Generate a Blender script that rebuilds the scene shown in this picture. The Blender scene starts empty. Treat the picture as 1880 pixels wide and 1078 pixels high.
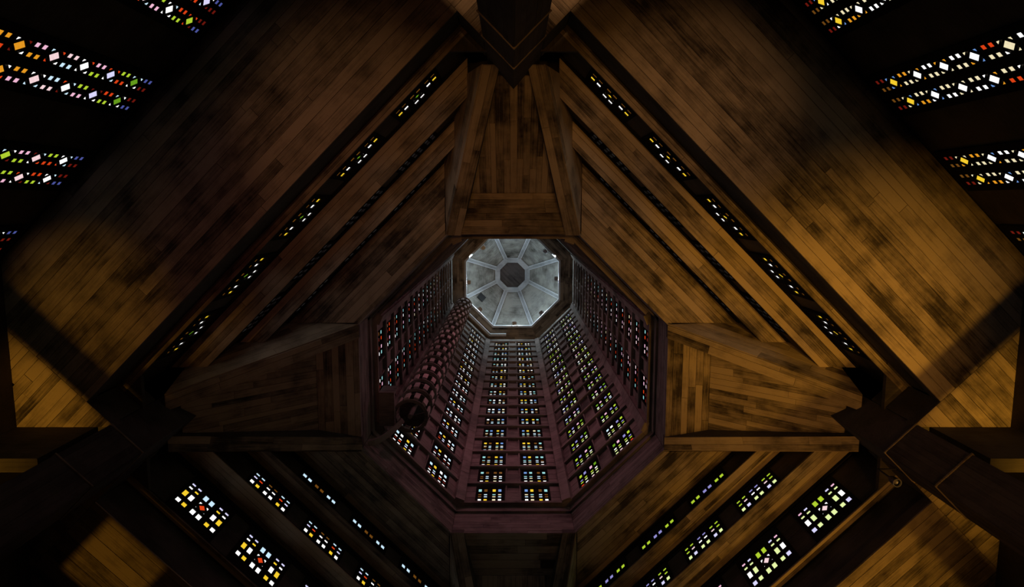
import bpy, math, random
from mathutils import Vector, Matrix
random.seed(7)
R2 = math.sqrt(2.0)
scene = bpy.context.scene
COL = scene.collection

# ------------------------------------------------------------------ camera, world, lights, exposure
FPX = 1253.0
TILT = math.atan(163.0 / FPX)
cam_d = bpy.data.cameras.new('camera')
cam_d.sensor_fit = 'HORIZONTAL'; cam_d.sensor_width = 36.0; cam_d.lens = 36.0 * FPX / 1880.0
cam_d.clip_end = 400.0
cam = bpy.data.objects.new('camera', cam_d); COL.objects.link(cam)
fw = Vector((0, math.sin(TILT), math.cos(TILT))); upv = Vector((0, -math.cos(TILT), math.sin(TILT)))
cm = Matrix.Identity(4)
for i, v in enumerate((Vector((1, 0, 0)), upv, -fw)):
    for j in range(3): cm[j][i] = v[j]
cm.translation = Vector((-0.055, -8.25, 1.5))
cam.matrix_world = cm
scene.camera = cam

w = bpy.data.worlds.new('world'); scene.world = w; w.use_nodes = True
w.node_tree.nodes['Background'].inputs[0].default_value = (0.35, 0.4, 0.5, 1)
w.node_tree.nodes['Background'].inputs[1].default_value = 0.0
vs = scene.view_settings
vs.view_transform = 'Standard'; vs.look = 'None'; vs.gamma = 1.0; vs.use_curve_mapping = False
vs.exposure = 0.0

def spot(name, loc, target, power, color, angle, blend=0.6, radius=0.15, square=False, roll=0.0):
    d = bpy.data.lights.new(name, 'SPOT'); d.energy = power; d.color = color
    d.spot_size = math.radians(angle); d.spot_blend = blend; d.shadow_soft_size = radius; d.use_square = square
    o = bpy.data.objects.new(name, d); COL.objects.link(o)
    o.location = loc
    q = (Vector(target) - Vector(loc)).to_track_quat('-Z', 'Y')
    o.rotation_euler = (q.to_matrix() @ Matrix.Rotation(roll, 3, 'Z')).to_euler()
    return o

ORANGE = (1.0, 0.46, 0.09); AMBER = (1.0, 0.49, 0.05); WARM = (1.0, 0.55, 0.26); PINK = (1.0, 0.36, 0.46); COOL = (0.74, 0.90, 1.0)
# floor projectors standing under the vault: added, unseen bladed beams that cut dark bands on the ceilings, and wide ones for the soffits
def at(side, q, d, z=1.0):
    n = {'ur': (1, -1), 'lr': (1, 1), 'll': (-1, 1), 'ul': (-1, -1)}[side]
    # q is counted towards the right corner for ur / lr and towards the left corner for ul / ll
    a = {'ur': (1, 1), 'lr': (1, -1), 'll': (-1, -1), 'ul': (-1, 1)}[side]
    return ((a[0] * q + n[0] * d) / R2, (a[1] * q + n[1] * d) / R2, z)
SHUTTERS = []
def shutter(side, q, d, half, reach, power, color, blend=1.0):
    """An added floor projector with shutter blades that shape its beam (built with the objects below): half = half width of the square, reach = radius of the beam, both at the ceiling."""
    p = at(side, q, d)
    e = at(side, 1.0 if (q > 0) == (abs(q) < 8.0) else -1.0, 0.0, 0.0)      # the side the shutter blade closes
    SHUTTERS.append((p, half / 22.5, (e[0], e[1]), side == 'll'))
    return spot('added_shutter_beam', p, (p[0], p[1], 23.53), power, color, 2 * math.degrees(math.atan(reach / 22.5)), blend, 0.008)
shutter('ur', 5.0, 11.0, 2.53, 6.4, 9500, AMBER)
shutter('ur', -3.8, 11.4, 3.73, 4.2, 2700, WARM)
shutter('ul', -3.8, 11.2, 3.73, 4.2, 1150, WARM)
shutter('ul', 6.3, 13.2, 1.23, 3.2, 2600, AMBER)
shutter('lr', 4.0, 13.2, 3.60, 5.4, 6000, AMBER)
shutter('ll', 6.8, 12.6, 1.25, 3.0, 2600, AMBER)
shutter('ur', 10.6, 12.4, 1.80, 3.4, 10500, AMBER)
shutter('lr', 10.6, 12.4, 1.80, 3.4, 5000, AMBER)
shutter('ul', 10.6, 12.4, 1.80, 3.4, 7000, AMBER)
shutter('ur', -10.6, 12.4, 1.80, 3.0, 7500, WARM)
shutter('ul', -10.6, 12.4, 1.80, 3.0, 5000, WARM)
spot('projector_right', (9.6, -1.2, 1.0), (9.3, -1.4, 30), 2700, ORANGE, 36, 0.9)
spot('projector_lower_right', at('lr', 4.0, 10.4), at('lr', 4.0, 10.2, 26), 2400, ORANGE, 36, 0.9)
spot('projector_upper_right', at('ur', 4.6, 9.5), at('ur', 4.6, 9.3, 26), 2300, ORANGE, 30, 0.9)
spot('projector_upper_right', at('ur', -4.0, 9.5), at('ur', -4.0, 9.3, 26), 1600, ORANGE, 32, 0.9)
spot('projector_top', (0.0, -9.8, 1.0), (0.0, -9.6, 26), 1250, ORANGE, 26, 0.9)
spot('projector_upper_left', at('ul', -4.0, 9.5), at('ul', -4.0, 9.3, 26), 800, (1.0, 0.42, 0.15), 32, 0.9)
spot('projector_upper_left', at('ul', 4.0, 9.5), at('ul', 4.0, 9.3, 26), 300, (1.0, 0.42, 0.15), 30, 0.9)
spot('added_magenta_spot', at('ul', 0.0, 8.6), at('ul', 0.0, 8.8, 28), 260, (1.0, 0.22, 0.40), 36, 0.7)  # unseen magenta spot, added to tint the strut flanks purple
spot('projector_left', (-10.8, -3.4, 1.0), (-10.8, -3.2, 26), 30, ORANGE, 30, 0.9)
spot('projector_lower_left', at('ll', 3.0, 9.8), at('ll', 3.0, 9.8, 26), 150, ORANGE, 40, 0.9)
# added coloured spots by the near lantern walls, unseen and without fixtures, beams going across the shaft
for z in (44.0, 55.0, 66.0):
    for a in (-90, -135, -45):
        c_, s_ = math.cos(math.radians(a)), math.sin(math.radians(a))
        spot('added_lantern_spot', (6.2 * c_, 6.2 * s_, z), (-6.0 * c_, -6.0 * s_, z - 8.0), 300, PINK if z < 60 else (1.0, 0.55, 0.58), 110, 0.9, 0.2)

for a in (-90, -150, -30):  # unseen cool spots added to brighten the wall tops and kerb
    c_, s_ = math.cos(math.radians(a)), math.sin(math.radians(a))
    spot('added_ring_spot', (5.6 * c_, 5.6 * s_, 75.9), (-6.6 * c_, -6.6 * s_, 73.5), 800, COOL, 100, 0.9, 0.1)

# ------------------------------------------------------------------ levels and plan distances (metres)
L0, L1, L2, L3, L4 = 23.53, 25.40, 28.37, 30.15, 31.65
D0, D1, D2, D3 = 15.95 / R2, 15.55 / R2, 14.10 / R2, 13.05 / R2
OCT = 6.95; TOW = 6.85
LED0, PITCH, NST = 34.35, 2.41, 17
TOP = 76.2
PIER_IN = 8.80; PIER_OUT = 10.20; WALL_D = 23.1 / R2

# ------------------------------------------------------------------ materials
def nodes_of(m):
    m.use_nodes = True
    return m.node_tree.nodes, m.node_tree.links

def concrete(name, dark, light, rough=0.75, grain=(0.35, 9.0, 9.0), spread=0.46, bump=0.3, spec=0.2):
    """Board-marked concrete: long grain along local X, blotches, and a tone of its own for every board."""
    m = bpy.data.materials.new(name); n, l = nodes_of(m)
    b = n['Principled BSDF']; b.inputs['Roughness'].default_value = rough; b.inputs['Specular IOR Level'].default_value = spec
    tc = n.new('ShaderNodeTexCoord'); oi = n.new('ShaderNodeObjectInfo')
    add = n.new('ShaderNodeVectorMath'); add.operation = 'ADD'
    mul = n.new('ShaderNodeVectorMath'); mul.operation = 'SCALE'; mul.inputs['Scale'].default_value = 37.0
    comb = n.new('ShaderNodeCombineXYZ')
    for k in range(3): l.new(oi.outputs['Random'], comb.inputs[k])
    l.new(comb.outputs[0], mul.inputs[0]); l.new(tc.outputs['Object'], add.inputs[0]); l.new(mul.outputs[0], add.inputs[1])
    mp = n.new('ShaderNodeMapping'); mp.inputs['Scale'].default_value = grain
    l.new(add.outputs[0], mp.inputs['Vector'])
    g = n.new('ShaderNodeTexNoise'); g.inputs['Scale'].default_value = 2.2; g.inputs['Detail'].default_value = 6; g.inputs['Roughness'].default_value = 0.7
    l.new(mp.outputs[0], g.inputs['Vector'])
    bl = n.new('ShaderNodeTexNoise'); bl.inputs['Scale'].default_value = 1.1; bl.inputs['Detail'].default_value = 4
    l.new(add.outputs[0], bl.inputs['Vector'])
    # factor = spread*random + grain + blotch
    m1 = n.new('ShaderNodeMath'); m1.operation = 'MULTIPLY_ADD'; m1.inputs[1].default_value = spread; l.new(oi.outputs['Random'], m1.inputs[0])
    m1.inputs[2].default_value = -spread / 2
    m2 = n.new('ShaderNodeMath'); m2.operation = 'MULTIPLY_ADD'; m2.inputs[1].default_value = 0.9; l.new(g.outputs['Fac'], m2.inputs[0]); l.new(m1.outputs[0], m2.inputs[2])
    m3 = n.new('ShaderNodeMath'); m3.operation = 'MULTIPLY_ADD'; m3.inputs[1].default_value = 0.7; l.new(bl.outputs['Fac'], m3.inputs[0]); l.new(m2.outputs[0], m3.inputs[2])
    geo = n.new('ShaderNodeNewGeometry')
    stn = n.new('ShaderNodeTexNoise'); stn.inputs['Scale'].default_value = 0.55; stn.inputs['Detail'].default_value = 7; stn.inputs['Roughness'].default_value = 0.62
    l.new(geo.outputs['Position'], stn.inputs['Vector'])
    m4 = n.new('ShaderNodeMath'); m4.operation = 'MULTIPLY_ADD'; m4.inputs[1].default_value = 1.25; l.new(stn.outputs['Fac'], m4.inputs[0])
    m5 = n.new('ShaderNodeMath'); m5.operation = 'SUBTRACT'; m5.inputs[1].default_value = 0.62; l.new(m3.outputs[0], m5.inputs[0]); l.new(m5.outputs[0], m4.inputs[2]); m3 = m4
    rp = n.new('ShaderNodeValToRGB'); rp.color_ramp.elements[0].position = 0.42; rp.color_ramp.elements[1].position = 1.15
    rp.color_ramp.elements[1].position = 1.0
    rp.color_ramp.elements[0].color = (*dark, 1); rp.color_ramp.elements[1].color = (*light, 1)
    l.new(m3.outputs[0], rp.inputs[0]); l.new(rp.outputs[0], b.inputs['Base Color'])
    bp = n.new('ShaderNodeBump'); bp.inputs['Strength'].default_value = bump; bp.inputs['Distance'].default_value = 0.02
    l.new(g.outputs['Fac'], bp.inputs['Height']); l.new(bp.outputs[0], b.inputs['Normal'])
    return m

M_BOARD = concrete('board_marked_concrete', (0.04, 0.03, 0.022), (0.40, 0.31, 0.22))
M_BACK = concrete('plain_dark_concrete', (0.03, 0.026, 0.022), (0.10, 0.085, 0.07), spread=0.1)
M_TOWER = concrete('lantern_concrete', (0.07, 0.058, 0.052), (0.32, 0.27, 0.245), grain=(0.6, 6, 6), spread=0.3)
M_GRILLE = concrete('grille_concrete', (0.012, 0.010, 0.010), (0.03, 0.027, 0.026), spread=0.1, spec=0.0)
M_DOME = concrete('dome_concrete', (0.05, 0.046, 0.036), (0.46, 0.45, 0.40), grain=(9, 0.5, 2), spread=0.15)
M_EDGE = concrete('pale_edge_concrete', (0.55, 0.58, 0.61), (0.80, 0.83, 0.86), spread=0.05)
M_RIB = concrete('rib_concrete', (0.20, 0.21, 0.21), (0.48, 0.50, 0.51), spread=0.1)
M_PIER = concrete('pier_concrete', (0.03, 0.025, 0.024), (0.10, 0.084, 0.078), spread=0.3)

def plain(name, color, rough=0.5, metallic=0.0):
    m = bpy.data.materials.new(name); n, l = nodes_of(m); b = n['Principled BSDF']
    nz = n.new('ShaderNodeTexNoise'); nz.inputs['Scale'].default_value = 12
    mx = n.new('ShaderNodeMix'); mx.data_type = 'RGBA'
    mx.inputs[6].default_value = (*[c * 0.8 for c in color], 1); mx.inputs[7].default_value = (*color, 1)
    l.new(nz.outputs['Fac'], mx.inputs[0]); l.new(mx.outputs[2], b.inputs['Base Color'])
    b.inputs['Roughness'].default_value = rough; b.inputs['Metallic'].default_value = metallic
    return m
M_PLATE_GLOW = bpy.data.materials.new('blue_plate_glow'); _n, _l = nodes_of(M_PLATE_GLOW)
_n['Principled BSDF'].inputs['Base Color'].default_value = (0.10, 0.18, 0.34, 1); _n['Principled BSDF'].inputs['Emission Color'].default_value = (0.12, 0.28, 0.6, 1)
_n['Principled BSDF'].inputs['Emission Strength'].default_value = 0.7  # emission stands in for blue light on the lamp backs
M_BLACK = plain('black_lacquer', (0.012, 0.012, 0.012), 0.5)
M_METAL = plain('grey_metal', (0.45, 0.46, 0.48), 0.35, 0.6)
M_FLOOR = plain('floor_stone', (0.07, 0.06, 0.05), 0.6)

GLASS = {'white': (1.0, 1.0, 1.0, 1.3), 'lavender': (0.72, 0.70, 1.0, 1.0), 'purple': (0.38, 0.36, 0.85, 0.75), 'pale_blue': (0.62, 0.85, 1.0, 1.0), 'blue': (0.20, 0.42, 0.95, 0.7),
         'aqua': (0.38, 0.85, 0.86, 0.8), 'yellow': (1.0, 0.66, 0.03, 0.95), 'cream': (1.0, 0.88, 0.55, 0.9), 'lime': (0.55, 0.80, 0.04, 0.8), 'pale_lime': (0.82, 0.95, 0.40, 1.0),
         'green': (0.22, 0.55, 0.02, 0.6), 'orange': (1.0, 0.40, 0.02, 0.8), 'red': (0.95, 0.07, 0.01, 0.75), 'deep_red': (0.35, 0.02, 0.01, 0.4), 'pink': (1.0, 0.55, 0.75, 0.9),
         'rose': (1.0, 0.72, 0.75, 0.95), 'brown': (0.42, 0.16, 0.02, 0.35), 'dim_blue': (0.16, 0.2, 0.75, 0.45)}
M_GLASS = {}
for k, (r, g, b_, s) in GLASS.items():
    m = bpy.data.materials.new('stained_glass_' + k); n, l = nodes_of(m); b = n['Principled BSDF']
    b.inputs['Base Color'].default_value = (r * 0.2, g * 0.2, b_ * 0.2, 1); b.inputs['Roughness'].default_value = 0.15
    nz = n.new('ShaderNodeTexNoise'); nz.inputs['Scale'].default_value = 5.0
    oi = n.new('ShaderNodeObjectInfo')
    ma = n.new('ShaderNodeMath'); ma.operation = 'MULTIPLY_ADD'; ma.inputs[1].default_value = 0.35 * s
    ma.inputs[2].default_value = 0.78 * s
    l.new(nz.outputs['Fac'], ma.inputs[0]); l.new(ma.outputs[0], b.inputs['Emission Strength'])
    b.inputs['Emission Color'].default_value = (r, g, b_, 1)
    M_GLASS[k] = m

# ------------------------------------------------------------------ helpers
def link(name, mesh, parent=None, mat=None, matrix=None):
    o = bpy.data.objects.new(name, mesh); COL.objects.link(o)
    if mat is not None and not mesh.materials: mesh.materials.append(mat)
    if parent is not None: o.parent = parent
    if matrix is not None: o.matrix_basis = matrix if parent is None else (PWI[parent.name] @ matrix if parent.name in PWI else matrix)
    if parent is None: PWI[o.name] = o.matrix_basis.inverted()
    return o
PWI = {}     # inverse world matrix of every top-level object and part placed with a matrix

def link_part(name, mesh, parent, mat=None, matrix=None):
    """A part placed by its world matrix under a parent whose world matrix is known."""
    o = bpy.data.objects.new(name, mesh); COL.objects.link(o)
    if mat is not None and not mesh.materials: mesh.materials.append(mat)
    o.parent = parent
    mw = matrix if matrix is not None else Matrix.Identity(4)
    o.matrix_basis = PWI[parent.name] @ mw
    PWI[o.name] = mw.inverted()
    return o

def empty(name, loc=(0, 0, 0)):
    o = bpy.data.objects.new(name, None); COL.objects.link(o); o.location = loc; o.empty_display_size = 0.2
    PWI[o.name] = Matrix.Translation(Vector(loc)).inverted()
    return o

def tag(o, label=None, cat=None, group=None, kind=None):
    if label: o['label'] = label
    if cat: o['category'] = cat
    if group: o['group'] = group
    if kind: o['kind'] = kind
    return o

class MB:
    def __init__(self): self.v = []; self.f = []; self.mi = []
    def box(self, x0, x1, y0, y1, z0, z1, mi=0):
        b = len(self.v)
        self.v += [(x, y, z) for z in (z0, z1) for y in (y0, y1) for x in (x0, x1)]
        for q in ((0, 2, 3, 1), (4, 5, 7, 6), (0, 1, 5, 4), (2, 6, 7, 3), (0, 4, 6, 2), (1, 3, 7, 5)):
            self.f.append(tuple(b + i for i in q)); self.mi.append(mi)
        return self
    def hexa(self, lo, hi, mi=0):
        """Prism between two polygons with the same number of points."""
        b = len(self.v); n = len(lo); self.v += [tuple(p) for p in lo] + [tuple(p) for p in hi]
        self.f.append(tuple(range(b, b + n))[::-1]); self.f.append(tuple(range(b + n, b + 2 * n)))
        self.mi += [mi, mi]
        for i in range(n):
            j = (i + 1) % n
            self.f.append((b + i, b + j, b + n + j, b + n + i)); self.mi.append(mi)
        return self
    def quad(self, *p, mi=0):
        b = len(self.v); self.v += [tuple(q) for q in p]; self.f.append(tuple(range(b, b + len(p)))); self.mi.append(mi)
        return self
    def mesh(self, name, *mats):
        m = bpy.data.meshes.new(name); m.from_pydata(self.v, [], self.f); m.update()
        for x in mats: m.materials.append(x)
        if len(mats) > 1:
            for p, i in zip(m.polygons, self.mi): p.material_index = i
        return m

def frame(o, ex, ey):
    ex = Vector(ex).normalized(); ey = Vector(ey); ey = (ey - ex * ey.dot(ex)).normalized(); ez = ex.cross(ey)
    m = Matrix.Identity(4)
    for i, v in enumerate((ex, ey, ez)):
        for j in range(3): m[j][i] = v[j]
    m.translation = Vector(o)
    return m

def clip_convex(subject, clip):
    """Sutherland-Hodgman in 2-D; clip is a convex polygon."""
    area = sum(clip[i][0] * clip[(i + 1) % len(clip)][1] - clip[(i + 1) % len(clip)][0] * clip[i][1] for i in range(len(clip)))
    if area < 0: clip = clip[::-1]
    out = subject
    for i in range(len(clip)):
        (ax, ay), (bx, by) = clip[i], clip[(i + 1) % len(clip)]
        side = lambda p: (bx - ax) * (p[1] - ay) - (by - ay) * (p[0] - ax)
        src, out = out, []
        for k in range(len(src)):
            p, q = src[k], src[(k + 1) % len(src)]; sp, sq = side(p), side(q)
            if sp >= 0: out.append(p)
            if (sp >= 0) != (sq >= 0):
                t = sp / (sp - sq); out.append((p[0] + t * (q[0] - p[0]), p[1] + t * (q[1] - p[1])))
        if len(out) < 3: return []
    return out

def planks(parent, F, polys, width, length, mat, behind, gap=0.012, thick=0.06, uneven=0.014, name='plank', rnd=None):
    """Boards along local X of frame F filling convex polygons (local XY); behind = +1/-1: the side of local Z the body is on."""
    rnd = rnd or random
    for poly in polys:
        xs = [p[0] for p in poly]; ys = [p[1] for p in poly]
        x0, x1, y0, y1 = min(xs), max(xs), min(ys), max(ys)
        rows = max(1, round((y1 - y0) / width)); wd = (y1 - y0) / rows
        edge = [y0 + r * wd + (rnd.uniform(-0.22, 0.22) * wd if 0 < r < rows else 0) for r in range(rows + 1)]
        for r in range(rows):
            ya, yb = edge[r] + gap / 2, edge[r + 1] - gap / 2
            cuts = [x0]; x = x0 - rnd.uniform(0, length * 0.8)
            while True:
                x += length * rnd.uniform(0.7, 1.3)
                if x >= x1 - 0.3 * length: break
                if x > x0 + 0.25 * length: cuts.append(x)
            cuts.append(x1)
            for a, b in zip(cuts[:-1], cuts[1:]):
                pg = clip_convex([(a + gap / 2, ya), (b - gap / 2, ya), (b - gap / 2, yb), (a + gap / 2, yb)], poly)
                if len(pg) < 3: continue
                ar = abs(sum(pg[i][0] * pg[(i + 1) % len(pg)][1] - pg[(i + 1) % len(pg)][0] * pg[i][1] for i in range(len(pg)))) / 2
                if ar < 0.01: continue
                cx = (a + b) / 2; cy = (ya + yb) / 2; dz = rnd.uniform(0, uneven)
                me = MB().hexa([(p[0] - cx, p[1] - cy, behind * dz) for p in pg], [(p[0] - cx, p[1] - cy, behind * (dz + thick)) for p in pg]).mesh(name, mat)
                link_part(name, me, parent, None, F @ Matrix.Translation((cx, cy, 0)))

SIDES = {'upper_right': (1, -1), 'lower_right': (1, 1), 'lower_left': (-1, 1), 'upper_left': (-1, -1)}
def side_axes(side):
    n = Vector((*SIDES[side], 0)).normalized()
    ax = Vector((0, 0, 1)).cross(-n)          # right-handed (ax, up, inward)
    return n, ax
def WLAT(z): return 3.0 - 0.381 * (L4 - z)    # half width of the corner strut at height z

# ------------------------------------------------------------------ floor, outer walls, nave ceilings
fl = link('floor', MB().box(-26, 26, -26, 26, -0.3, 0.0).mesh('floor', M_FLOOR)); tag(fl, 'dim stone floor of the church nave', kind='structure')

for side in SIDES:
    n, ax = side_axes(side)
    words = side.replace('_', ' ')
    # outer wall behind the tall strip windows
    F = frame(n * (WALL_D + 0.02), ax, (0, 0, 1))
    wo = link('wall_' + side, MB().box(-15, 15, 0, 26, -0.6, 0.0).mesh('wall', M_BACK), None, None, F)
    tag(wo, 'dark concrete outer wall at the ' + words + ' edge', kind='structure')
    # nave ceiling: a slab with boards below
    FC = frame((0, 0, L0), ax, n); beh = 1 if (ax.cross(n)).z > 0 else -1
    cut = 16.6 * R2
    half = 8.8
    main = [(-half, D0), (half, D0), (half, cut - half), (cut - WALL_D, WALL_D), (-(cut - WALL_D), WALL_D), (-half, cut - half)]
    s = 0.88 * R2
    c1 = [(half, half + s), ((cut - s) / 2, (cut + s) / 2), (half, cut - half)]
    c2 = [(-x, y) for x, y in c1]
    ce = MB()
    for pg in (main, c1, c2):
        ce.hexa([(x, y, beh * 0.075) for x, y in pg], [(x, y, beh * 0.5) for x, y in pg])
    co = link('ceiling_' + side, ce.mesh('ceiling', M_BACK), None, None, FC)
    tag(co, 'board-marked concrete nave ceiling on the ' + words + ' side', kind='structure')
    planks(co, FC, [main], 0.31, 13.0, M_BOARD, beh, rnd=random.Random(len(side) * 3 + 1))
    planks(co, FC, [c1, c2], 0.34, 3.0, M_BOARD, beh)

# ------------------------------------------------------------------ stepped risers and soffits
SOFFITS = [(D0, D1, L1, 'narrow outermost'), (D1, D2, L2, 'wide second'), (D2, D3, L3, 'third'), (D3, OCT, L4, 'broad innermost')]
RISERS = [(D0, L0, L1, 'lowest blank'), (D1, L1, L2, 'large window'), (D2, L2, L3, 'middle window'), (D3, L3, L4, 'small window')]
for side in SIDES:
    n, ax = side_axes(side); words = side.replace('_', ' ')
    for k, (do, di, z, what) in enumerate(SOFFITS):
        F = frame((0, 0, z), ax, n); beh = 1 if (ax.cross(n)).z > 0 else -1
        wl = WLAT(z) * R2
        eo, ei = (8.8, 8.8) if k == 0 else (do - wl, di - wl)
        pg = [(-eo, do), (eo, do), (ei, di), (-ei, di)]
        so = link('ceiling_soffit', MB().hexa([(x, y, beh * 0.075) for x, y in pg], [(x, y, beh * 0.095) for x, y in pg]).mesh('soffit', M_BACK), None, None, F)
        tag(so, what + ' board-marked soffit of the stepped vault, ' + words + ' side', kind='structure')
        planks(so, F, [pg], (0.15, 0.26, 0.25, 0.253)[k], (16.0, 13.0, 12.0, 9.0)[k], M_BOARD, beh)
    for d, za, zb, what in RISERS:
        F = frame(n * (d + 0.08), ax, (0, 0, 1))
        ea, eb = (8.8, 8.8) if d == D0 else (d - WLAT(za) * R2, d - WLAT(zb) * R2)
        e = eb
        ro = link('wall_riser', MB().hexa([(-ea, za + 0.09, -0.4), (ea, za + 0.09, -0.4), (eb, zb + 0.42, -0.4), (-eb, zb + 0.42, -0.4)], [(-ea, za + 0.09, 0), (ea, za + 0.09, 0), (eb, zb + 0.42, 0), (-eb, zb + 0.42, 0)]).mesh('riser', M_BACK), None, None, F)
        tag(ro, what + ' band riser of the stepped vault, ' + words + ' side', kind='structure')
        if d != D0:
            tr = MB().box(-e, e, zb - 0.16, zb - 0.01, 0, 0.08).box(-e, e, zb - 0.30, zb - 0.20, 0, 0.04).mesh('ledge_trim', M_GRILLE)
            link_part('ledge_trim', tr, ro, None, F)
            link_part('sill_trim', MB().box(-e, e, za + 0.02, za + 0.14, 0, 0.07).mesh('sill_trim', M_GRILLE), ro, None, F)

# ------------------------------------------------------------------ claustra windows of the stepped vault
def grille(w2, y0, y1, holes, depth=0.08):
    """Plate with real rectangular openings: x in +-w2, y0..y1, front at z=depth; holes = (cx, cy, w, h)."""
    xs = sorted({-w2, w2, *[c[0] - c[2] / 2 for c in holes], *[c[0] + c[2] / 2 for c in holes]})
    ys = sorted({y0, y1, *[c[1] - c[3] / 2 for c in holes], *[c[1] + c[3] / 2 for c in holes]})
    m = MB()
    for i in range(len(xs) - 1):
        for j in range(len(ys) - 1):
            cx, cy = (xs[i] + xs[i + 1]) / 2, (ys[j] + ys[j + 1]) / 2
            if any(abs(cx - h[0]) < h[2] / 2 and abs(cy - h[1]) < h[3] / 2 for h in holes): continue
            m.quad((xs[i], ys[j], depth), (xs[i + 1], ys[j], depth), (xs[i + 1], ys[j + 1], depth), (xs[i], ys[j + 1], depth))
    for cx, cy, w_, h_ in holes:
        a, b, c, d = cx - w_ / 2, cx + w_ / 2, cy - h_ / 2, cy + h_ / 2
        for p, q in (((a, c), (b, c)), ((b, c), (b, d)), ((b, d), (a, d)), ((a, d), (a, c))):
            m.quad((*p, depth), (*q, depth), (*q, 0), (*p, 0))
    for p, q in (((-w2, y0), (w2, y0)), ((w2, y0), (w2, y1)), ((w2, y1), (-w2, y1)), ((-w2, y1), (-w2, y0))):
        m.quad((*p, 0), (*q, 0), (*q, depth), (*p, depth))
    return m

PANE_MESH = {}
def pane_mesh(kind, color, w_, h_):
    key = (kind, color, round(w_, 3), round(h_, 3))
    if key not in PANE_MESH:
        if kind == 'rect': m = MB().box(-w_ / 2, w_ / 2, -h_ / 2, h_ / 2, -0.02, 0.0)
        elif kind == 'diamond': m = MB().hexa([(-w_ / 2, 0, -.02), (0, -h_ / 2, -.02), (w_ / 2, 0, -.02), (0, h_ / 2, -.02)], [(-w_ / 2, 0, 0), (0, -h_ / 2, 0), (w_ / 2, 0, 0), (0, h_ / 2, 0)])
        else:  # corner triangle, right angle towards (sx, sy)
            sx, sy = kind
            p = [(sx * w_ / 2, sy * h_ / 2), (sx * w_ / 2, -sy * h_ / 2), (-sx * w_ / 2, sy * h_ / 2)]
            m = MB().hexa([(*q, -.02) for q in p], [(*q, 0) for q in p])
        PANE_MESH[key] = m.mesh('pane', M_GLASS[color])
    return PANE_MESH[key]

ZC = 1.5
# pane tables: (x, y, w, h, slot) measured from the window centre line; heights are world heights
A_COLS = (-0.87, -0.57, -0.15, 0.15, 0.57, 0.87)
A_PANES = []
for ci, x in enumerate(A_COLS):
    if ci in (2, 3):
        A_PANES += [(x, 25.86 + ZC, 0.18, 0.37, ('mid', 0)), (x, 24.71 + ZC, 0.18, 0.34, ('mid', 1))]
    else:
        e = 'out' if ci in (0, 5) else 'in'
        A_PANES += [(x, 26.02 + ZC, 0.16, 0.16, (e, 0)), (x, 25.74 + ZC, 0.16, 0.16, (e, 1)), (x, 25.27 + ZC, 0.18, 0.40, (e, 2)), (x, 24.69 + ZC, 0.18, 0.28, (e, 3))]
A_DIA = (0.0, 25.28 + ZC)
PAL_A = {'lower_right': {'out': ('pink', 'pale_lime', 'white', 'lavender'), 'in': ('lavender', 'pale_lime', 'pale_lime', 'pale_lime'), 'mid': ('lime', 'pale_lime'), 'dia': 'rose'},
         'lower_left': {'out': ('lavender', 'white', 'yellow', 'white'), 'in': ('lavender', 'yellow', 'white', 'yellow'), 'mid': ('pale_blue', 'white'), 'dia': 'red'},
         'upper_left': {'out': ('deep_red', 'brown', 'yellow', 'brown'), 'in': ('deep_red', 'brown', 'white', 'brown'), 'mid': ('white', 'brown'), 'dia': 'green'},
         'upper_right': {'out': ('deep_red', 'brown', 'yellow', 'brown'), 'in': ('deep_red', 'brown', 'white', 'brown'), 'mid': ('white', 'brown'), 'dia': 'yellow'}}
PAL_B = {'lower_right': (('lime', 'lime', 'pale_lime'), ('lime', 'rose', 'lavender'), ('purple', 'white', 'pale_lime')),
         'lower_left': (('pale_blue', 'lavender', 'white'), ('pale_blue', 'red', 'yellow'), ('brown', 'white', 'white')),
         'upper_left': (('white', 'rose', 'white'),) * 3, 'upper_right': (('white', 'cream', 'white'),) * 3}
PAL_C = {'lower_right': ('lime', 'lime', 'purple'), 'lower_left': ('pale_blue', 'pale_blue', 'brown'), 'upper_left': ('white',) * 3, 'upper_right': ('white',) * 3}
WIN_N = [0]
def window(F, mesh, label, group):
    WIN_N[0] += 1
    o = link('window_%d' % WIN_N[0], mesh, None, None, F)
    return tag(o, label, kind='structure', group=group)

A_HOLES = [(x, y, w_, h_) for x, y, w_, h_, _ in A_PANES] + [(*A_DIA, 0.44, 0.50)]
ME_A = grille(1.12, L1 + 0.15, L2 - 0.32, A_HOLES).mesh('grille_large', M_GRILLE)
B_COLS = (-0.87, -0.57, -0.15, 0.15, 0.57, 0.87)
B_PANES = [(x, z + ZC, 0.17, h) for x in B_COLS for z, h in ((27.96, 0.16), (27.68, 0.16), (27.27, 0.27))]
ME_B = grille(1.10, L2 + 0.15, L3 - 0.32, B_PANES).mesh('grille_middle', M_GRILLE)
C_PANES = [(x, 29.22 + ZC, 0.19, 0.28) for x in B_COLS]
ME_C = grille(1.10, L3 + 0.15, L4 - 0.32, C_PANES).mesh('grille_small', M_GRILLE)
DIA_FRAME = MB()
for sx in (-1, 1):
    for sy in (-1, 1):
        c = [(sx * 0.22, sy * 0.25), (sx * 0.22, sy * 0.03), (sx * 0.03, sy * 0.25)]
        i_ = [(sx * 0.19, sy * 0.03), (sx * 0.03, sy * 0.215)]
        # bars on both sides of each slanted edge
        DIA_FRAME.hexa([(sx * 0.225, sy * 0.02, 0.0), (sx * 0.02, sy * 0.255, 0.0), (sx * 0.0, sy * 0.205, 0.0), (sx * 0.165, 0.0, 0.0)],
                       [(sx * 0.225, sy * 0.02, 0.07), (sx * 0.02, sy * 0.255, 0.07), (sx * 0.0, sy * 0.205, 0.07), (sx * 0.165, 0.0, 0.07)])
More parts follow.
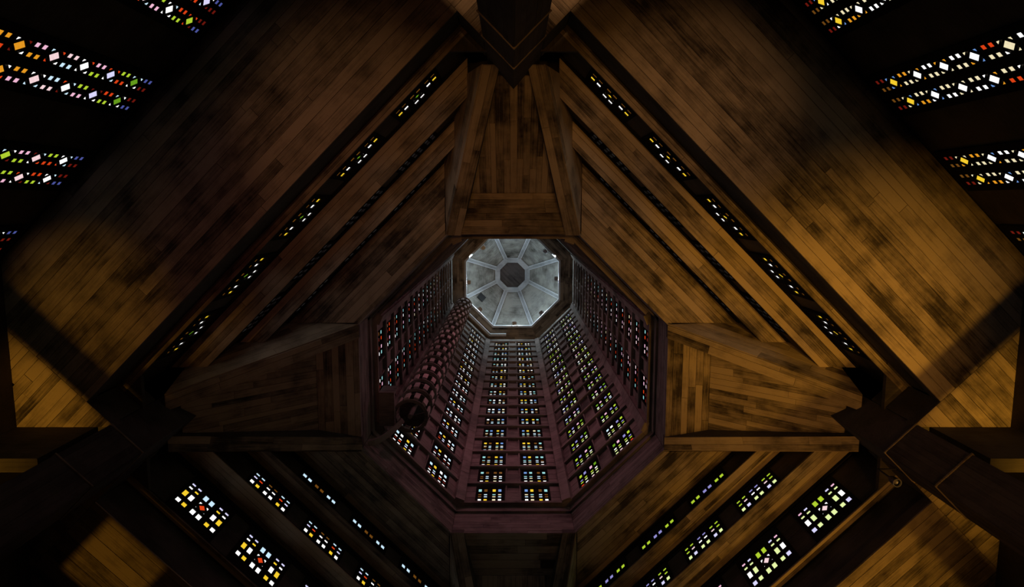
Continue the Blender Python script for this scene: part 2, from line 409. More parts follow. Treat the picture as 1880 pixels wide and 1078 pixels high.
ME_DF = DIA_FRAME.mesh('diamond_frame', M_GRILLE)
ORD = {5: ('end', 'second', 'middle', 'fourth', 'fifth'), 4: ('first', 'second', 'third', 'fourth'), 3: ('first', 'middle', 'last')}
for side in SIDES:
    n, ax = side_axes(side); words = side.replace('_', ' ')
    pal = PAL_A[side]
    for i in range(5):
        F = frame(n * (D1 + 0.08), ax, (0, 0, 1)) @ Matrix.Translation(((i - 2) * 3.06, 0, 0))
        wn = window(F, ME_A, 'large claustra window with %s diamond, %s of five on the %s side' % (pal['dia'], ORD[5][i], words), 'large stained glass windows of the vault')
        for x, y, w_, h_, (e, r) in A_PANES:
            link_part('pane', pane_mesh('rect', pal[e][r], w_, h_), wn, None, F @ Matrix.Translation((x, y, 0.038)))
        link_part('diamond_frame', ME_DF, wn, None, F @ Matrix.Translation((*A_DIA, 0)))
        link_part('diamond_pane', pane_mesh('diamond', pal['dia'], 0.32, 0.40), wn, None, F @ Matrix.Translation((*A_DIA, 0.03)))
        for sx in (-1, 1):
            for sy in (-1, 1):
                link_part('corner_pane', pane_mesh((sx, sy), 'white' if side != 'upper_right' else 'cream', 0.085, 0.10), wn, None, F @ Matrix.Translation((A_DIA[0] + sx * 0.17, A_DIA[1] + sy * 0.195, 0.03)))
    for i in range(4):
        F = frame(n * (D2 + 0.08), ax, (0, 0, 1)) @ Matrix.Translation(((i - 1.5) * 3.05, 0, 0))
        wn = window(F, ME_B, 'three-row claustra window, %s of four on the %s side' % (ORD[4][i], words), 'middle stained glass windows of the vault')
        for j, (x, y, w_, h_) in enumerate(B_PANES):
            c = j // 3; c = (0, 1, 2, 2, 1, 0)[c]
            link_part('pane', pane_mesh('rect', PAL_B[side][c][j % 3], w_, h_), wn, None, F @ Matrix.Translation((x, y, 0.038)))
    for i in range(3):
        F = frame(n * (D3 + 0.08), ax, (0, 0, 1)) @ Matrix.Translation(((i - 1) * 3.05, 0, 0))
        wn = window(F, ME_C, 'single-row claustra window, %s of three on the %s side' % (ORD[3][i], words), 'small stained glass windows of the vault')
        for j, (x, y, w_, h_) in enumerate(C_PANES):
            link_part('pane', pane_mesh('rect', PAL_C[side][(0, 1, 2, 2, 1, 0)[j]], w_, h_), wn, None, F @ Matrix.Translation((x, y, 0.038)))

# ------------------------------------------------------------------ tall strip windows in the outer walls
ZD = [20.78 - 1.18 * k + ZC for k in range(7)]
MODEL_CENTRES = {'upper_left': (-3.28, -0.06, 3.16, 6.38), 'upper_right': (-6.38, -3.16, 0.06, 3.28)}
UL_DIA = ('green', 'lavender', 'white', 'rose', 'orange', 'pink', 'white')
UR_DIA = ('yellow', 'white', 'white', 'white', 'cream', 'white', 'orange')
UL_PAIR = (('dim_blue', 'deep_red'), ('lime', 'red'), ('pink', 'lime'), ('rose', 'pale_blue'), ('pink', 'orange'), ('orange', 'red'), ('white', 'pink'))
UR_PAIR = (('deep_red', 'brown'), ('orange', 'cream'), ('white', 'cream'), ('white', 'cream'), ('red', 'cream'), ('white', 'white'), ('cream', 'orange'))
STRIP_HOLES = []
for b in (-0.38, 0.38):
    for zd in ZD:
        STRIP_HOLES.append((b, zd, 0.40, 0.46))
        for dz in (0.45, 0.70):
            for dx in (-0.155, 0.155): STRIP_HOLES.append((b + dx, zd + dz, 0.135, 0.15))
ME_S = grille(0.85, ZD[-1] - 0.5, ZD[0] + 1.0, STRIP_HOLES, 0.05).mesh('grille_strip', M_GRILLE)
dfm = MB()
for b in (-0.38, 0.38):
    for zd in ZD:
        for sx in (-1, 1):
            for sy in (-1, 1):
                q = [(b + sx * 0.205, zd + sy * 0.015), (b + sx * 0.015, zd + sy * 0.235), (b, zd + sy * 0.195), (b + sx * 0.165, zd)]
                dfm.hexa([(*p, 0.0) for p in q], [(*p, 0.05) for p in q])
ME_SDF = dfm.mesh('diamond_frames', M_GRILLE)
rs = random.Random(3)
for side, cents in MODEL_CENTRES.items():
    n, ax = side_axes(side)
    for i, cq in enumerate(cents):
        qd = -1 if ax.dot(Vector((-1, 1, 0)) if side == 'upper_left' else Vector((-1, -1, 0))) < 0 else 1
        F = frame(n * WALL_D, ax, (0, 0, 1)) @ Matrix.Translation((cq * qd, 0, 0))
        wn = window(F, ME_S, 'tall double strip window with glass diamonds, %s along the %s wall' % (('first', 'second', 'third', 'fourth')[i], side.replace('_', ' ')), 'tall strip windows of the outer walls')
        link_part('diamond_frames', ME_SDF, wn, None, F)
        dia, pair = (UL_DIA, UL_PAIR) if side == 'upper_left' else (UR_DIA, UR_PAIR)
        tri = MB(); tcs = [('white', 0), ('pale_blue', 1), ('red', 2), ('deep_red', 3)] if side == 'upper_left' else [('cream', 0), ('white', 1), ('orange', 2), ('blue', 3)]
        for bi, b in enumerate((-0.38, 0.38)):
            for k, zd in enumerate(ZD):
                sh = (i * 2) % 3 if i != 1 else 0
                dc = dia[k] if i == 1 or (side == 'upper_right' and i == 2) else dia[(k + 1 + sh) % 7] if rs.random() < .6 else ('lime' if side == 'upper_left' else 'yellow')
                link_part('diamond_pane', pane_mesh('diamond', dc, 0.31, 0.37), wn, None, F @ Matrix.Translation((b, zd, 0.035)))
                for sx in (-1, 1):
                    c = pair[k][0 if (sx < 0) == (bi == 0) else 1]
                    for dz in (0.45, 0.70):
                        link_part('pane', pane_mesh('rect', c, 0.125, 0.14), wn, None, F @ Matrix.Translation((b + sx * 0.155, zd + dz, 0.035)))
                    for sy in (-1, 1):
                        px, py = b + sx * 0.175, zd + sy * 0.195
                        p = [(px + sx * .02, py + sy * .03), (px + sx * .02, py - sy * .05), (px - sx * .05, py + sy * .03)]
                        tri.hexa([(*q, 0.04) for q in p], [(*q, 0.054) for q in p], mi=rs.choice((0, 0, 1, 2, 3)))
        to = link_part('corner_panes', tri.mesh('corner_panes', *[M_GLASS[c] for c, _ in tcs]), wn, None, F); to['kind'] = 'stuff'

# ------------------------------------------------------------------ corner piers, dropped beams, struts
CORNERS = {'right': (1, 0), 'top': (0, -1), 'left': (-1, 0), 'bottom': (0, 1)}
WHERE = {'right': 'near the hanging spotlight', 'top': 'at the top centre edge of the view', 'left': 'in the dark left corner', 'bottom': 'in the unlit corner below the view'}
def corner_matrix(c):
    ex = Vector((*CORNERS[c], 0)); return frame((0, 0, 0), ex, Vector((0, 0, 1)).cross(ex))
ZR = Matrix.Rotation(math.radians(45), 4, 'Z')
PC = 13.45
board_w = 1.40 / 7
ME_PB = MB().box(-10.0, 10.0, -board_w / 2 + 0.006, board_w / 2 - 0.006, 0, 0.03).mesh('pier_board', M_PIER)
ME_PB2 = MB().box(-1.40, 1.40, -board_w / 2 + 0.006, board_w / 2 - 0.006, 0, 0.03).mesh('pier_board_short', M_PIER)
for c in CORNERS:
    CM = corner_matrix(c)
    P = CM @ Matrix.Translation((PC, 0, 0)) @ ZR
    h = 0.67
    root = empty('concrete_pillar', P.translation)
    tag(root, 'square board-marked concrete pillar ' + WHERE[c], 'pillar', 'corner pillars under the lantern')
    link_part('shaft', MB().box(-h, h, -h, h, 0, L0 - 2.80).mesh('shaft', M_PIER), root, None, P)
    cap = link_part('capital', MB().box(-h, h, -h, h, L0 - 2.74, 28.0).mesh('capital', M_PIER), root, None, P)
    for zz in (L0 - 2.80, L0 - 0.03):
        e = 0.725
        link_part('joint_band', MB().box(-e, e, -e, e, zz, zz + 0.06).mesh('joint_band', M_BOARD), root, None, P)
    for nx, ny in ((1, 0), (-1, 0), (0, 1), (0, -1)):
        nn = Vector((nx, ny, 0)); tt = Vector((0, 0, 1)).cross(nn)
        for j in range(7):
            L = P @ frame(nn * h + tt * ((j - 3) * board_w * 0.96) + Vector((0, 0, L0 - 2.80 - 10.02)), (0, 0, 1), tt)
            off = Matrix.Translation((0, 0, random.uniform(0, 0.012) - (0.03 if L.to_3x3().col[2].dot(P.to_3x3() @ nn) < 0 else 0)))
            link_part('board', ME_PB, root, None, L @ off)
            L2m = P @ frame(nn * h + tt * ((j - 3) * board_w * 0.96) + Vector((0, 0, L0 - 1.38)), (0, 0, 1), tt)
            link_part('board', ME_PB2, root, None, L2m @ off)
    # strut: two ribs, recessed boarded panel, cross beam
    st = empty('beam_strut', (CM @ Matrix.Translation((10.0, 0, 28))).translation)
    tag(st, 'inclined concrete strut with two ribs and boarded panel, ' + {'right': 'orange-lit right one', 'top': 'upper one above the lantern opening', 'left': 'darkest left one', 'bottom': 'lowest one under the lantern rim'}[c], None, 'corner struts of the lantern', 'structure')
    XO, XE, ZE = OCT, 13.2, L4 - 5.05
    for sg in (-1, 1):
        rb = MB()
        wE = WLAT(ZE)
        lo = [(XO, sg * 2.90, L4 - 0.02), (XE, sg * wE, ZE), (XE, sg * (wE - 0.58), ZE), (XO, sg * 2.30, L4 - 0.02)]
        hi = [(XO, sg * 2.95, L4 + 0.35), (XE, sg * 3.05, L4 + 0.35), (XE, sg * (wE - 0.60), L4 + 0.35), (XO, sg * 2.30, L4 + 0.35)]
        rb.hexa(lo, hi)
        r_ = link_part('rib', rb.mesh('rib', M_BACK), st, None, CM)
        # boards on the rib's underside and outer flank
        a = Vector(lo[0]); b = Vector(lo[1]); e_ = Vector(lo[2]); d_ = Vector(lo[3])
        Fm = frame(a, b - a, d_ - a); Fi = Fm.inverted()
        pts = [Fi @ p for p in (a, b, e_, d_)]
        poly = [(p.x, p.y) for p in pts]
        zdir = Fm.to_3x3().col[2]
        planks(r_, CM @ Fm @ Matrix.Translation((0, 0, -0.07 if zdir.z > 0 else 0.07)), [poly], 0.30, 3.6, M_BOARD, 1 if zdir.z > 0 else -1)
        u = Vector((XE, sg * 3.05, L4 + 0.35))
        Fs = frame(a, b - a, u - a); Fsi = Fs.inverted()
        pl = [(q.x, q.y) for q in (Fsi @ a, Fsi @ b, Fsi @ u)]
        zs = Fs.to_3x3().col[2]
        inward = 1 if zs.y * sg < 0 else -1
        planks(r_, CM @ Fs @ Matrix.Translation((0, 0, -inward * 0.055)), [pl], 0.45, 5.0, M_BOARD, inward)
    pa = Vector((8.74, 0, L4 - 0.55)); pb = Vector((12.9, 0, L4 - 4.45))
    Fp = frame(pa, pb - pa, (0, 1, 0)); lp = (pb - pa).length; bh = 1 if Fp.to_3x3().col[2].z > 0 else -1
    pn = link_part('panel', MB().hexa([(-0.1, -2.32, bh * 0.075), (-0.1, 2.32, bh * 0.075), (lp, 0.9, bh * 0.075), (lp, -0.9, bh * 0.075)], [(-0.1, -2.32, bh * 0.3), (-0.1, 2.32, bh * 0.3), (lp, 0.9, bh * 0.3), (lp, -0.9, bh * 0.3)]).mesh('panel', M_BACK), st, None, CM @ Fp)
    planks(pn, CM @ Fp, [[(0, -2.25), (0, 2.25), (lp, 0.85), (lp, -0.85)]], 0.27, 3.4, M_BOARD, bh, name='board')
    # cross beam below the lip
    qa = Vector((XO, 0, L4)); qb = Vector((8.74, 0, L4 - 0.55))
    Fq = frame(qa, (0, 1, 0), qb - qa); bq = 1 if Fq.to_3x3().col[2].z > 0 else -1; lq = (qb - qa).length
    cb = link_part('cross_beam', MB().box(-2.6, 2.6, 0.02, lq, bq * 0.075, bq * 0.4).mesh('cross_beam', M_BACK), st, None, CM @ Fq)
    planks(cb, CM @ Fq, [[(-2.5, 0.0), (2.5, 0.0), (2.2, lq), (-2.2, lq)]], 0.30, 3.2, M_BOARD, bq, name='board')
    # dropped beams outside the pier
    tb = []
    for sg in (-1, 1):
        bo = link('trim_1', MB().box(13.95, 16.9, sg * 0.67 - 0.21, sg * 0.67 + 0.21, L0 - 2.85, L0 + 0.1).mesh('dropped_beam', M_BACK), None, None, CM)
        tag(bo, 'dropped concrete beam running outwards behind the %s pillar' % c, kind='structure')
    for sg in (-1, 1):
        bo = link('trim_2', MB().box(16.6, 17.0, min(sg * 0.88, sg * 6.6), max(sg * 0.88, sg * 6.6), L0 - 2.85, L0 + 0.1).mesh('dropped_beam', M_BACK), None, None, CM)
        tag(bo, 'dark dropped cross beam closing the ceiling at the %s corner' % c, kind='structure')
    # dark upper cover over the notch around the pillar
    cv = link('ceiling_cover', MB().box(12.0, 18.5, -4.2, 4.2, L4 + 0.4, L4 + 0.6).box(13.4, 18.5, -4.5, 4.5, L0 + 1.9, L0 + 2.1).mesh('cover', M_BACK), None, None, CM)
    tag(cv, 'dark concrete cover above the %s pillar' % c, kind='structure')
    for sg in (-1, 1):   # notch cheeks
        Fk = CM @ Matrix.Rotation(math.radians(45 * sg), 4, 'Z')
        nk = link('wall_cheek', MB().box(8.8 if True else 0, 9.0, sg * -11.3 if sg > 0 else 10.2, -10.2 if sg > 0 else 11.3, L0 + 0.02, L1 + 1.0).mesh('cheek', M_BACK), None, None, Fk)
        tag(nk, 'short concrete cheek beside the %s pillar' % c, kind='structure')

# hanging spotlight by the right-hand pillar
lp_root = empty('hanging_spotlight', (12.30, 0.60, 22.4))
tag(lp_root, 'small black spotlight with shiny rim hanging beside the right pillar', 'spotlight')
def lathe(profile, seg=20):
    m = MB(); n_ = len(profile)
    for s in range(seg):
        a = 2 * math.pi * s / seg; m.v += [(r * math.cos(a), r * math.sin(a), z) for r, z in profile]
    for s in range(seg):
        t = (s + 1) % seg
        for i in range(n_ - 1):
            m.f.append((s * n_ + i, t * n_ + i, t * n_ + i + 1, s * n_ + i + 1)); m.mi.append(0)
    return m
LM = Matrix.Translation((12.30, 0.60, 22.4))
link_part('housing', lathe([(0.0, 0.45), (0.07, 0.44), (0.12, 0.30), (0.13, 0.02), (0.10, 0.03), (0.09, 0.2), (0, 0.22)]).mesh('housing', M_BLACK), lp_root, None, LM)
link_part('rim', lathe([(0.115, 0.0), (0.14, 0.0), (0.14, 0.03), (0.115, 0.03), (0.115, 0.0)]).mesh('rim', M_METAL), lp_root, None, LM)
link_part('lens', lathe([(0.0, 0.10), (0.05, 0.09), (0.07, 0.08), (0.0, 0.12)]).mesh('lens', M_METAL), lp_root, None, LM)
link_part('arm', MB().box(-0.02, 0.02, -0.02, 0.02, 0.44, 1.2).box(-0.02, 0.62, -0.02, 0.02, 1.16, 1.2).mesh('arm', M_BLACK), lp_root, None, LM)

# ------------------------------------------------------------------ lantern tower
FACES = {}
names8 = ('right', 'lower_right', 'bottom', 'lower_left', 'left', 'upper_left', 'top', 'upper_right')
PALT = {'bottom': (('aqua', 'brown', 'brown', 'white'), ('brown', 'pale_blue', 'pale_blue', 'yellow'), ('yellow', 'aqua', 'cream', 'cream'), ('blue', 'cream', 'pale_blue', 'white')),
        'lower_left': (('pale_blue', 'white', 'deep_red', 'white'), ('white', 'white', 'red', 'white'), ('yellow', 'pale_blue', 'lavender', 'yellow'), ('pale_blue', 'deep_red', 'white', 'white')),
        'lower_right': (('lime', 'purple', 'lime', 'red'), ('purple', 'lime', 'pale_lime', 'white'), ('pink', 'lime', 'pale_lime', 'rose'), ('green', 'white', 'pale_lime', 'pale_lime')),
        'left': (('aqua', 'brown', 'deep_red', 'pink'), ('red', 'deep_red', 'brown', 'red'), ('pink', 'deep_red', 'brown', 'rose'), ('aqua', 'white', 'deep_red', 'aqua')),
        'right': (('aqua', 'deep_red', 'brown', 'aqua'), ('red', 'deep_red', 'deep_red', 'red'), ('pink', 'rose', 'purple', 'rose'), ('rose', 'deep_red', 'lavender', 'pink'))}
for k in ('upper_left', 'top', 'upper_right'): PALT[k] = PALT['left']
ROWS_UP = ((1.77, 0.24), (1.25, 0.09), (0.99, 0.09), (0.58, 0.15)); ROWS_TOP = ((1.77, 0.24), (1.22, 0.13))
TCX = (-1.74, -1.44, -1.00, -0.70)
ROWS = ((1.77, 0.29), (1.25, 0.10), (0.99, 0.10), (0.52, 0.36))
ME_LEDGE = MB().box(-2.50, 2.50, -0.11, 0.11, 0, 0.22).mesh('ledge', M_TOWER)
ME_SLAB = MB().box(-0.27, 0.27, -0.33, 0.33, 0, 0.07).mesh('slab', M_TOWER)
ME_CB = MB().box(-0.33, 0.33, 0.12, 1.45, 0, 0.10).box(-0.40, -0.33, 0.12, 2.2, 0, 0.13).box(0.33, 0.40, 0.12, 2.2, 0, 0.13).mesh('centre_block', M_TOWER)
ME_TG = {}
def tower_grille(sg):
    holes = [(sg * x, y, 0.19, h) for x in TCX for y, h in ROWS]
    m = MB().box(-1.92, -0.48, 0.2, 2.1, 0, 0.03) if sg > 0 else MB().box(0.48, 1.92, 0.2, 2.1, 0, 0.03)
    for x in (-1.92, -1.22, -0.48):     # uprights of the grille
        m.box(sg * x - 0.04, sg * x + 0.04, 0.2, 2.1, 0.03, 0.08)
    for y in (0.25, 0.78, 1.5, 2.05):
        a, b = sorted((sg * -1.92, sg * -0.48)); m.box(a, b, y - 0.03, y + 0.03, 0.03, 0.07)
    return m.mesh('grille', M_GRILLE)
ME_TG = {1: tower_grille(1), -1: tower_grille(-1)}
ALLC = list(GLASS)
def tower_panes(face, sg, storey, rnd):
    m = MB(); cols = PALT[face]
    used = []
    fade = storey / 16.0
    for ci, x in enumerate(TCX):
        for ri, (y, h) in enumerate(ROWS if storey == 0 else ROWS_UP if storey < 10 else ROWS_TOP):
            c = cols[ci][ri]
            if storey > 0 and rnd.random() < 0.15 + 0.25 * fade: c = cols[rnd.randrange(4)][ri]
            if rnd.random() < fade * 0.6: c = rnd.choice(('white', 'cream', 'pale_blue', 'white'))
            if c not in used: used.append(c)
            m.box(sg * x - 0.08, sg * x + 0.08, y - h / 2, y + h / 2, 0.03, 0.036, mi=used.index(c))
    return m.mesh('panes', *[M_GLASS[c] for c in used])
rt = random.Random(11)
half_side = TOW * math.tan(math.radians(22.5))
for i, fname in enumerate(names8):
    ang = math.radians(45 * i); n = Vector((math.cos(ang), math.sin(ang), 0)); ax = Vector((0, 0, 1)).cross(-n)
    F = frame(n * TOW, ax, (0, 0, 1)); words = fname.replace('_', ' ')
    wall = link('wall_lantern_' + fname, MB().box(-half_side - 0.2, half_side + 0.2, LED0 - 0.6, TOP + 1.8, -0.4, 0).mesh('lantern_wall', M_TOWER), None, None, F)
    tag(wall, 'tall lantern tower wall of stacked claustra windows, %s face' % words, kind='structure')
    seen = fname in ('right', 'lower_right', 'bottom', 'lower_left', 'left')
    for s in range(NST + 1):
        z = LED0 + PITCH * s
        FS = F @ Matrix.Translation((0, z, 0))
        link_part('ledge', ME_LEDGE, wall, None, FS)
        if s == NST: break
        for sg in (1, -1):
            wp = link_part('window_panel', ME_TG[sg], wall, None, FS)
            if seen:
                pp = link_part('panes', tower_panes(fname, sg, s, rt), wp, None, FS); pp['kind'] = 'stuff'
        if seen:
            link_part('centre_block', ME_CB, wall, None, FS)
            for sg in (1, -1):
                for y in (0.50, 1.20, 1.90):
                    link_part('slab', ME_SLAB, wall, None, FS @ Matrix.Translation((sg * 2.22, y - 0.02, 0)))
    # flange: ring beam inner face with horizontal boards, recess above
    hs = OCT * math.tan(math.radians(22.5))
    FF = frame(n * OCT, ax, (0, 0, 1))
    fg = link('wall_flange_' + fname, MB().box(-hs - 0.05, hs + 0.05, L4 + 0.03, L4 + 2.12, -0.6, -0.06).box(-hs - 0.05, hs + 0.05, L4 + 2.14, LED0 - 0.1, -0.55, -0.30).mesh('flange', M_BACK), None, None, FF)
    tag(fg, 'boarded ring beam under the lantern tower, %s face' % words, kind='structure')
    planks(fg, FF, [[(-hs, L4 + 0.0), (hs, L4 + 0.0), (hs, L4 + 2.15), (-hs, L4 + 2.15)]], 0.27, 3.5, M_TOWER, -1, name='board')
    # corner rib between this face and the next
    a2 = math.radians(45 * i + 22.5); rc = TOW / math.cos(math.radians(22.5)); n2 = Vector((math.cos(a2), math.sin(a2), 0))
    FR = frame(n2 * rc, Vector((0, 0, 1)).cross(-n2), (0, 0, 1))
    nb = 12; segh = (TOP - 0.2 - (LED0 - 0.15)) / nb
    rib = link('trim_%d' % (10 + i), MB().hexa([(-0.42, LED0 - 0.15, 0), (0.42, LED0 - 0.15, 0), (0.22, LED0 - 0.15, 0.42), (-0.22, LED0 - 0.15, 0.42)], [(-0.42, TOP - 0.2, 0), (0.42, TOP - 0.2, 0), (0.22, TOP - 0.2, 0.42), (-0.22, TOP - 0.2, 0.42)]).mesh('corner_rib', M_TOWER), None, None, FR)
    tag(rib, 'vertical concrete corner rib of the lantern after the %s face' % words, kind='structure')
    for s in range(nb):
        y0 = LED0 - 0.15 + s * segh
        link_part('rib_block', MB().box(-0.24, 0.24, y0 + 0.02, y0 + segh - 0.02, 0.40, 0.46).mesh('rib_block', M_TOWER), rib, None, FR)

# ------------------------------------------------------------------ lantern ceiling: ring soffit, pyramid vault, floodlights
def octp(ap, z, i):
    r = ap / math.cos(math.radians(22.5)); a = math.radians(45 * i + 22.5); return Vector((r * math.cos(a), r * math.sin(a), z))
AP_IN, AP_OUT, AP_D = 5.24, 6.62, 5.75
ZD1, ZD2 = TOP + 0.55, TOP + 6.0
ring = tag(empty('ceiling_lantern', (0, 0, TOP)), 'octagonal pyramid vault closing the lantern with grey radial ribs', kind='structure')
for i in range(8):
    j = i + 1
    m = MB().hexa([octp(AP_IN, TOP, i), octp(AP_IN, TOP, j), octp(AP_OUT, TOP, j), octp(AP_OUT, TOP, i)], [octp(AP_IN, TOP + 0.3, i), octp(AP_IN, TOP + 0.3, j), octp(AP_OUT, TOP + 0.3, j), octp(AP_OUT, TOP + 0.3, i)])
    sl = link_part('ring_soffit', m.mesh('ring_soffit', M_BACK), ring)
    am = math.radians(45 * j); n = Vector((math.cos(am), math.sin(am), 0)); tx = Vector((0, 0, 1)).cross(n)
    FR = frame((0, 0, TOP - 0.07), tx, n); bz = 1 if FR.to_3x3().col[2].z > 0 else -1
    k = math.tan(math.radians(22.5))
    planks(sl, FR, [[(-AP_IN * k, AP_IN + .03), (AP_IN * k, AP_IN + .03), (AP_OUT * k, AP_OUT), (-AP_OUT * k, AP_OUT)]], 0.27, 3.5, M_BOARD, bz, name='board')
    # pale edge strip round the opening
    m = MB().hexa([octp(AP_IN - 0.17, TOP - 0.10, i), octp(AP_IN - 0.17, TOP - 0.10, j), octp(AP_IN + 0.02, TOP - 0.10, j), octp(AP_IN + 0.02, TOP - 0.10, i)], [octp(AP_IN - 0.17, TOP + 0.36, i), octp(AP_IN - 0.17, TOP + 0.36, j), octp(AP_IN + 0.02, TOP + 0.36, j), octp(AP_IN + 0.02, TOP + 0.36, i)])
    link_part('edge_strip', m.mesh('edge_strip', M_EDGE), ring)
    # vault segment in its own frame so that the boarding follows the slope
    a, b, c_, d_ = octp(AP_D + 1.6, ZD1 - 1.0, i), octp(AP_D + 1.6, ZD1 - 1.0, j), octp(1.95, ZD2, j), octp(1.95, ZD2, i)
    a, b = octp(7.2, ZD1, i), octp(7.2, ZD1, j)
    Fv = frame((a + b) / 2, (c_ + d_) / 2 - (a + b) / 2, b - a); Fi = Fv.inverted(); zz = 1 if Fv.to_3x3().col[2].z > 0 else -1
    lo = [Fi @ p for p in (a, b, c_, d_)]
    m = MB().hexa(lo, [p + Vector((0, 0, zz * 0.25)) for p in lo])
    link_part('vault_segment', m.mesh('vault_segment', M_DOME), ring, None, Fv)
    # radial rib
    p0, p1 = octp(6.4, ZD1 + 0.55 * 0 + 0.75, i), octp(1.95, ZD2 + 0.02, i)
    p0 = octp(7.1, ZD1 + 0.05, i)
    side_v = (p1 - p0).cross(Vector((0, 0, 1))).normalized(); Fr = frame(p0, p1 - p0, side_v); ln = (p1 - p0).length
    s_ = -1 if Fr.to_3x3().col[2].z > 0 else 1
    zr = sorted((s_ * -0.1, s_ * 0.28))
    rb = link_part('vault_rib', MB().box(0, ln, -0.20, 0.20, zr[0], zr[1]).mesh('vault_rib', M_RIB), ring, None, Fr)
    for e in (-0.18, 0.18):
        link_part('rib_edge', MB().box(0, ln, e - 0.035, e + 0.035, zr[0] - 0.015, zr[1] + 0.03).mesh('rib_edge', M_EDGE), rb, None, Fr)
    # crown ring
    m = MB().hexa([octp(1.47, ZD2 - 0.35, i), octp(1.47, ZD2 - 0.35, j), octp(2.05, ZD2 - 0.35, j), octp(2.05, ZD2 - 0.35, i)], [octp(1.47, ZD2 + 0.3, i), octp(1.47, ZD2 + 0.3, j), octp(2.05, ZD2 + 0.3, j), octp(2.05, ZD2 + 0.3, i)])
    link_part('crown_ring', m.mesh('crown_ring', M_RIB), ring)
    # floodlight on the edge of the opening, aimed up at the vault
    ang = math.radians(45 * j); n = Vector((math.cos(ang), math.sin(ang), 0)); tx = Vector((0, 0, 1)).cross(n)
    base = n * (AP_IN - 0.45) + tx * (0.28 if j % 2 else -0.2) + Vector((0, 0, TOP - 0.05))
    fr = frame(base, tx, n)
    beside = {0: 'right', 1: 'lower right', 2: 'bottom', 3: 'black hatch and lower left', 4: 'left', 5: 'upper left', 6: 'top', 7: 'upper right'}[j % 8]
    fl_ = empty('floodlight', base); PWI[fl_.name] = Matrix.Translation(base).inverted()
    tag(fl_, 'small square floodlight on the %s edge of the lantern vault' % beside, 'floodlight', 'floodlights around the lantern vault')
    link_part('housing', MB().box(-0.20, 0.20, -0.20, 0.20, -0.12, 0.10).mesh('flood_housing', M_METAL), fl_, None, fr)
    link_part('bracket', MB().box(-0.30, -0.24, -0.12, 0.46, -0.05, 0.02).box(0.24, 0.30, -0.12, 0.46, -0.05, 0.02).box(-0.3, 0.3, 0.30, 0.36, -0.05, 0.02).mesh('flood_bracket', M_EDGE), fl_, None, fr)
    link_part('back_plate', MB().box(-0.15, 0.15, -0.15, 0.15, -0.15, -0.12).mesh('flood_plate', M_PLATE_GLOW), fl_, None, fr)
    src = base + Vector((0, 0, 0.35)) - n * 0.1
    pl_ = bpy.data.lights.new('floodlight_glow', 'POINT'); pl_.energy = 62; pl_.color = COOL; pl_.shadow_soft_size = 0.08
    po_ = bpy.data.objects.new('floodlight_glow', pl_); COL.objects.link(po_); po_.location = src
m = MB().hexa([octp(1.6, ZD2 + 0.1, i) for i in range(8)], [octp(1.6, ZD2 + 0.3, i) for i in range(8)])
cr = link_part('crown_panel', m.mesh('crown_panel', M_BACK), ring)
planks(cr, frame((0, 0, ZD2 + 0.02), (1, 1, 0), (1, -1, 0)), [[(p.x * 0.7071 + p.y * 0.7071, p.x * 0.7071 - p.y * 0.7071) for p in [octp(1.5, 0, i) for i in range(8)]]], 0.2, 4, M_PIER, -1, name='board')
# black hatch in the lower left segment
aa = math.radians(135); n = Vector((math.cos(aa), math.sin(aa), 0)); tx = Vector((0, 0, 1)).cross(n)
hp = n * 4.25 + tx * 0.85
zz = ZD1 + (7.2 - 4.25) / (7.2 - 1.95) * (ZD2 - ZD1)
sl_ = Vector((-n.x, -n.y, (ZD2 - ZD1) / (7.2 - 1.95)))
link_part('hatch', MB().box(-0.42, 0.42, -0.42, 0.42, -0.12, 0.12).mesh('hatch', M_BLACK), ring, None, frame(Vector((hp.x, hp.y, zz)), tx, sl_))
# gallery edge near the stair head; pale tone stands in for light from above
ge = tag(empty('trim_gallery', (0, 0, TOP)), 'kerb of the gallery at the stair head, light put into its pale tone', kind='structure')
for (p, q) in ((octp(6.02, TOP - 0.5, 3), octp(6.02, TOP - 0.5, 2)), (octp(6.02, TOP - 0.5, 2), octp(6.02, TOP - 0.5, 2) + Vector((1.75, 0, 0)))):
    Fg = frame(p, q - p, (0, 0, 1)); link_part('kerb', MB().box(-0.04, (q - p).length + 0.04, -0.1, 0.35, -0.12, 0.12).mesh('kerb', M_EDGE), ge, None, Fg)

# ------------------------------------------------------------------ spiral stair in its cage
SC = Vector((-5.15, 2.25, 0)); SR = 0.80; Z0, ZT, SP = 34.6, 73.6, 2.0
ss = empty('spiral_staircase', (SC.x, SC.y, Z0))
tag(ss, 'spiral staircase in a tall round cage of concrete blocks inside the lantern', 'staircase')
SM = Matrix.Translation((SC.x, SC.y, 0))
ME_RING = lathe([(SR - 0.08, 0), (SR + 0.09, 0), (SR + 0.09, 0.045), (SR - 0.08, 0.045), (SR - 0.08, 0)], 32).mesh('ring', M_TOWER)
def arc_block(r0, r1, a, h, seg=3):
    m = MB(); lo = [(r1 * math.cos(-a / 2 + a * k / seg), r1 * math.sin(-a / 2 + a * k / seg)) for k in range(seg + 1)] + [(r0 * math.cos(a / 2 - a * k / seg), r0 * math.sin(a / 2 - a * k / seg)) for k in range(seg + 1)]
    return m.hexa([(*p, 0) for p in lo], [(*p, h) for p in lo])
ME_BLK = arc_block(SR - 0.04, SR + 0.06, math.radians(18), 0.85).mesh('block', concrete('stair_block_concrete', (0.30, 0.24, 0.23), (0.66, 0.54, 0.50), spread=0.2))
nr = int((ZT - Z0) / SP)
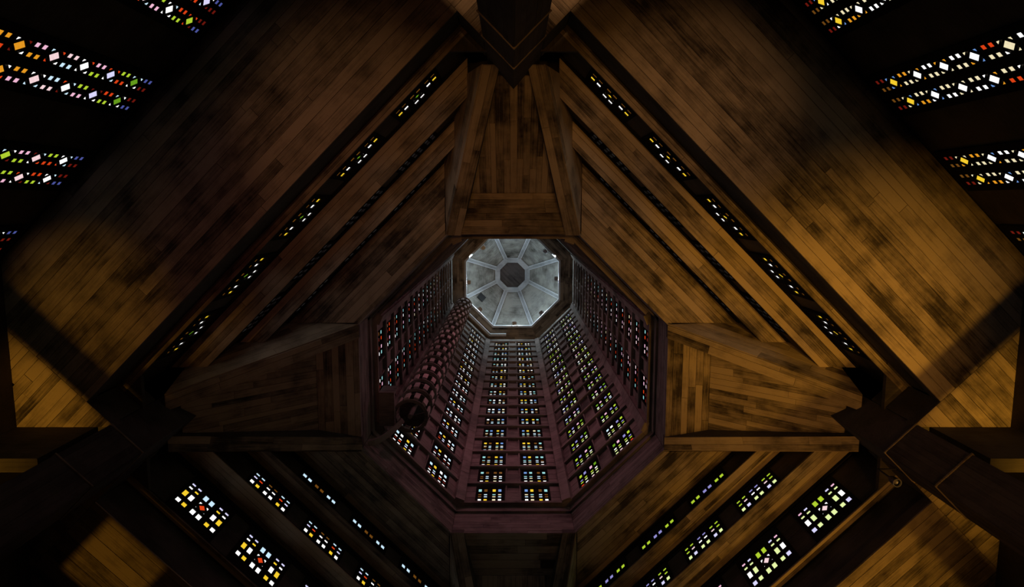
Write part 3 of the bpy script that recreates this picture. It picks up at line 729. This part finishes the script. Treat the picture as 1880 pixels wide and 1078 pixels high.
for k in range(nr + 1):
    z = Z0 + SP * k
    link_part('ring', ME_RING, ss, None, SM @ Matrix.Translation((0, 0, z)) @ Matrix.Rotation(math.radians(4), 4, 'X'))
    if k < nr:
        for j in range(10):
            link_part('block', ME_BLK, ss, None, SM @ Matrix.Rotation(math.radians(36 * j + 15 * k), 4, 'Z') @ Matrix.Translation((0, 0, z + 0.45)))
link_part('newel', lathe([(0, Z0 - 0.1), (0.12, Z0 - 0.1), (0.12, ZT), (0, ZT)], 12).mesh('newel', M_TOWER), ss, None, SM)
ME_STEP = arc_block(0.08, SR - 0.08, math.radians(27), 0.10, 2).mesh('step', M_BACK)
NS = int((ZT - Z0) / (SP / 14))
for k in range(NS):
    link_part('step', ME_STEP, ss, None, SM @ Matrix.Translation((0, 0, Z0 + k * SP / 14)) @ Matrix.Rotation(math.radians(k * 360 / 14), 4, 'Z'))
# landing that joins the stair foot to the left wall, with its curved edge beam
ld = empty('stair_landing', (-6.2, 2.2, Z0 - 0.6))
tag(ld, 'dark concrete landing joining the foot of the spiral stair to the wall', 'landing')
link_part('slab', MB().box(-6.6, -5.85, 0.9, 2.6, Z0 - 0.5, Z0 - 0.25).mesh('landing_slab', M_TOWER), ld)
link_part('parapet', MB().box(-6.6, -5.85, 0.9, 1.05, Z0 - 0.25, Z0 + 0.8).mesh('parapet', M_TOWER), ld)
cbm = MB(); prev = None
for k in range(13):
    t = k / 12.0
    p = Vector((-6.75 + 1.35 * t, 2.75 - 0.55 * t * t, 32.0 + 1.6 * t * t))
    if prev is not None:
        d = (p - prev).normalized(); sd = Vector((-d.y, d.x, 0)).normalized() * 0.12; uz = Vector((0, 0, 0.3))
        cbm.hexa([prev + sd, prev - sd, prev - sd + uz, prev + sd + uz], [p + sd, p - sd, p - sd + uz, p + sd + uz])
    prev = p
link_part('curved_bracket', cbm.mesh('curved_bracket', M_TOWER), ld)

# ------------------------------------------------------------------ added floor projectors, unseen: blades cut the beams into bands
for k, (p, ta, dirn, closed) in enumerate(SHUTTERS):
    h = 1.0; a = ta * h; w_ = 0.02
    root = empty('added_floor_projector', (p[0], p[1], 0))
    tag(root, 'added black floor projector with shutter blades, unseen on the nave floor', 'projector', 'added floor projectors lighting the ceilings')
    FM = Matrix.Translation((p[0], p[1], 0)) @ Matrix.Rotation(math.atan2(dirn[1], dirn[0]), 4, 'Z')
    link_part('stand', MB().box(-0.25, 0.25, -0.25, 0.25, 0.0, 0.9).mesh('stand', M_BLACK), root, None, FM)
    for sx, sy in ((1, 0), (-1, 0), (0, 1), (0, -1)) if closed else ((1, 0),):
        e = a + w_ if closed else 0.9
        m = MB().box(a, a + w_, -e, e, 0.9, 1.0 + h)
        link_part('shutter', m.mesh('shutter', M_BLACK), root, None, FM @ Matrix.Rotation(math.atan2(sy, sx), 4, 'Z'))
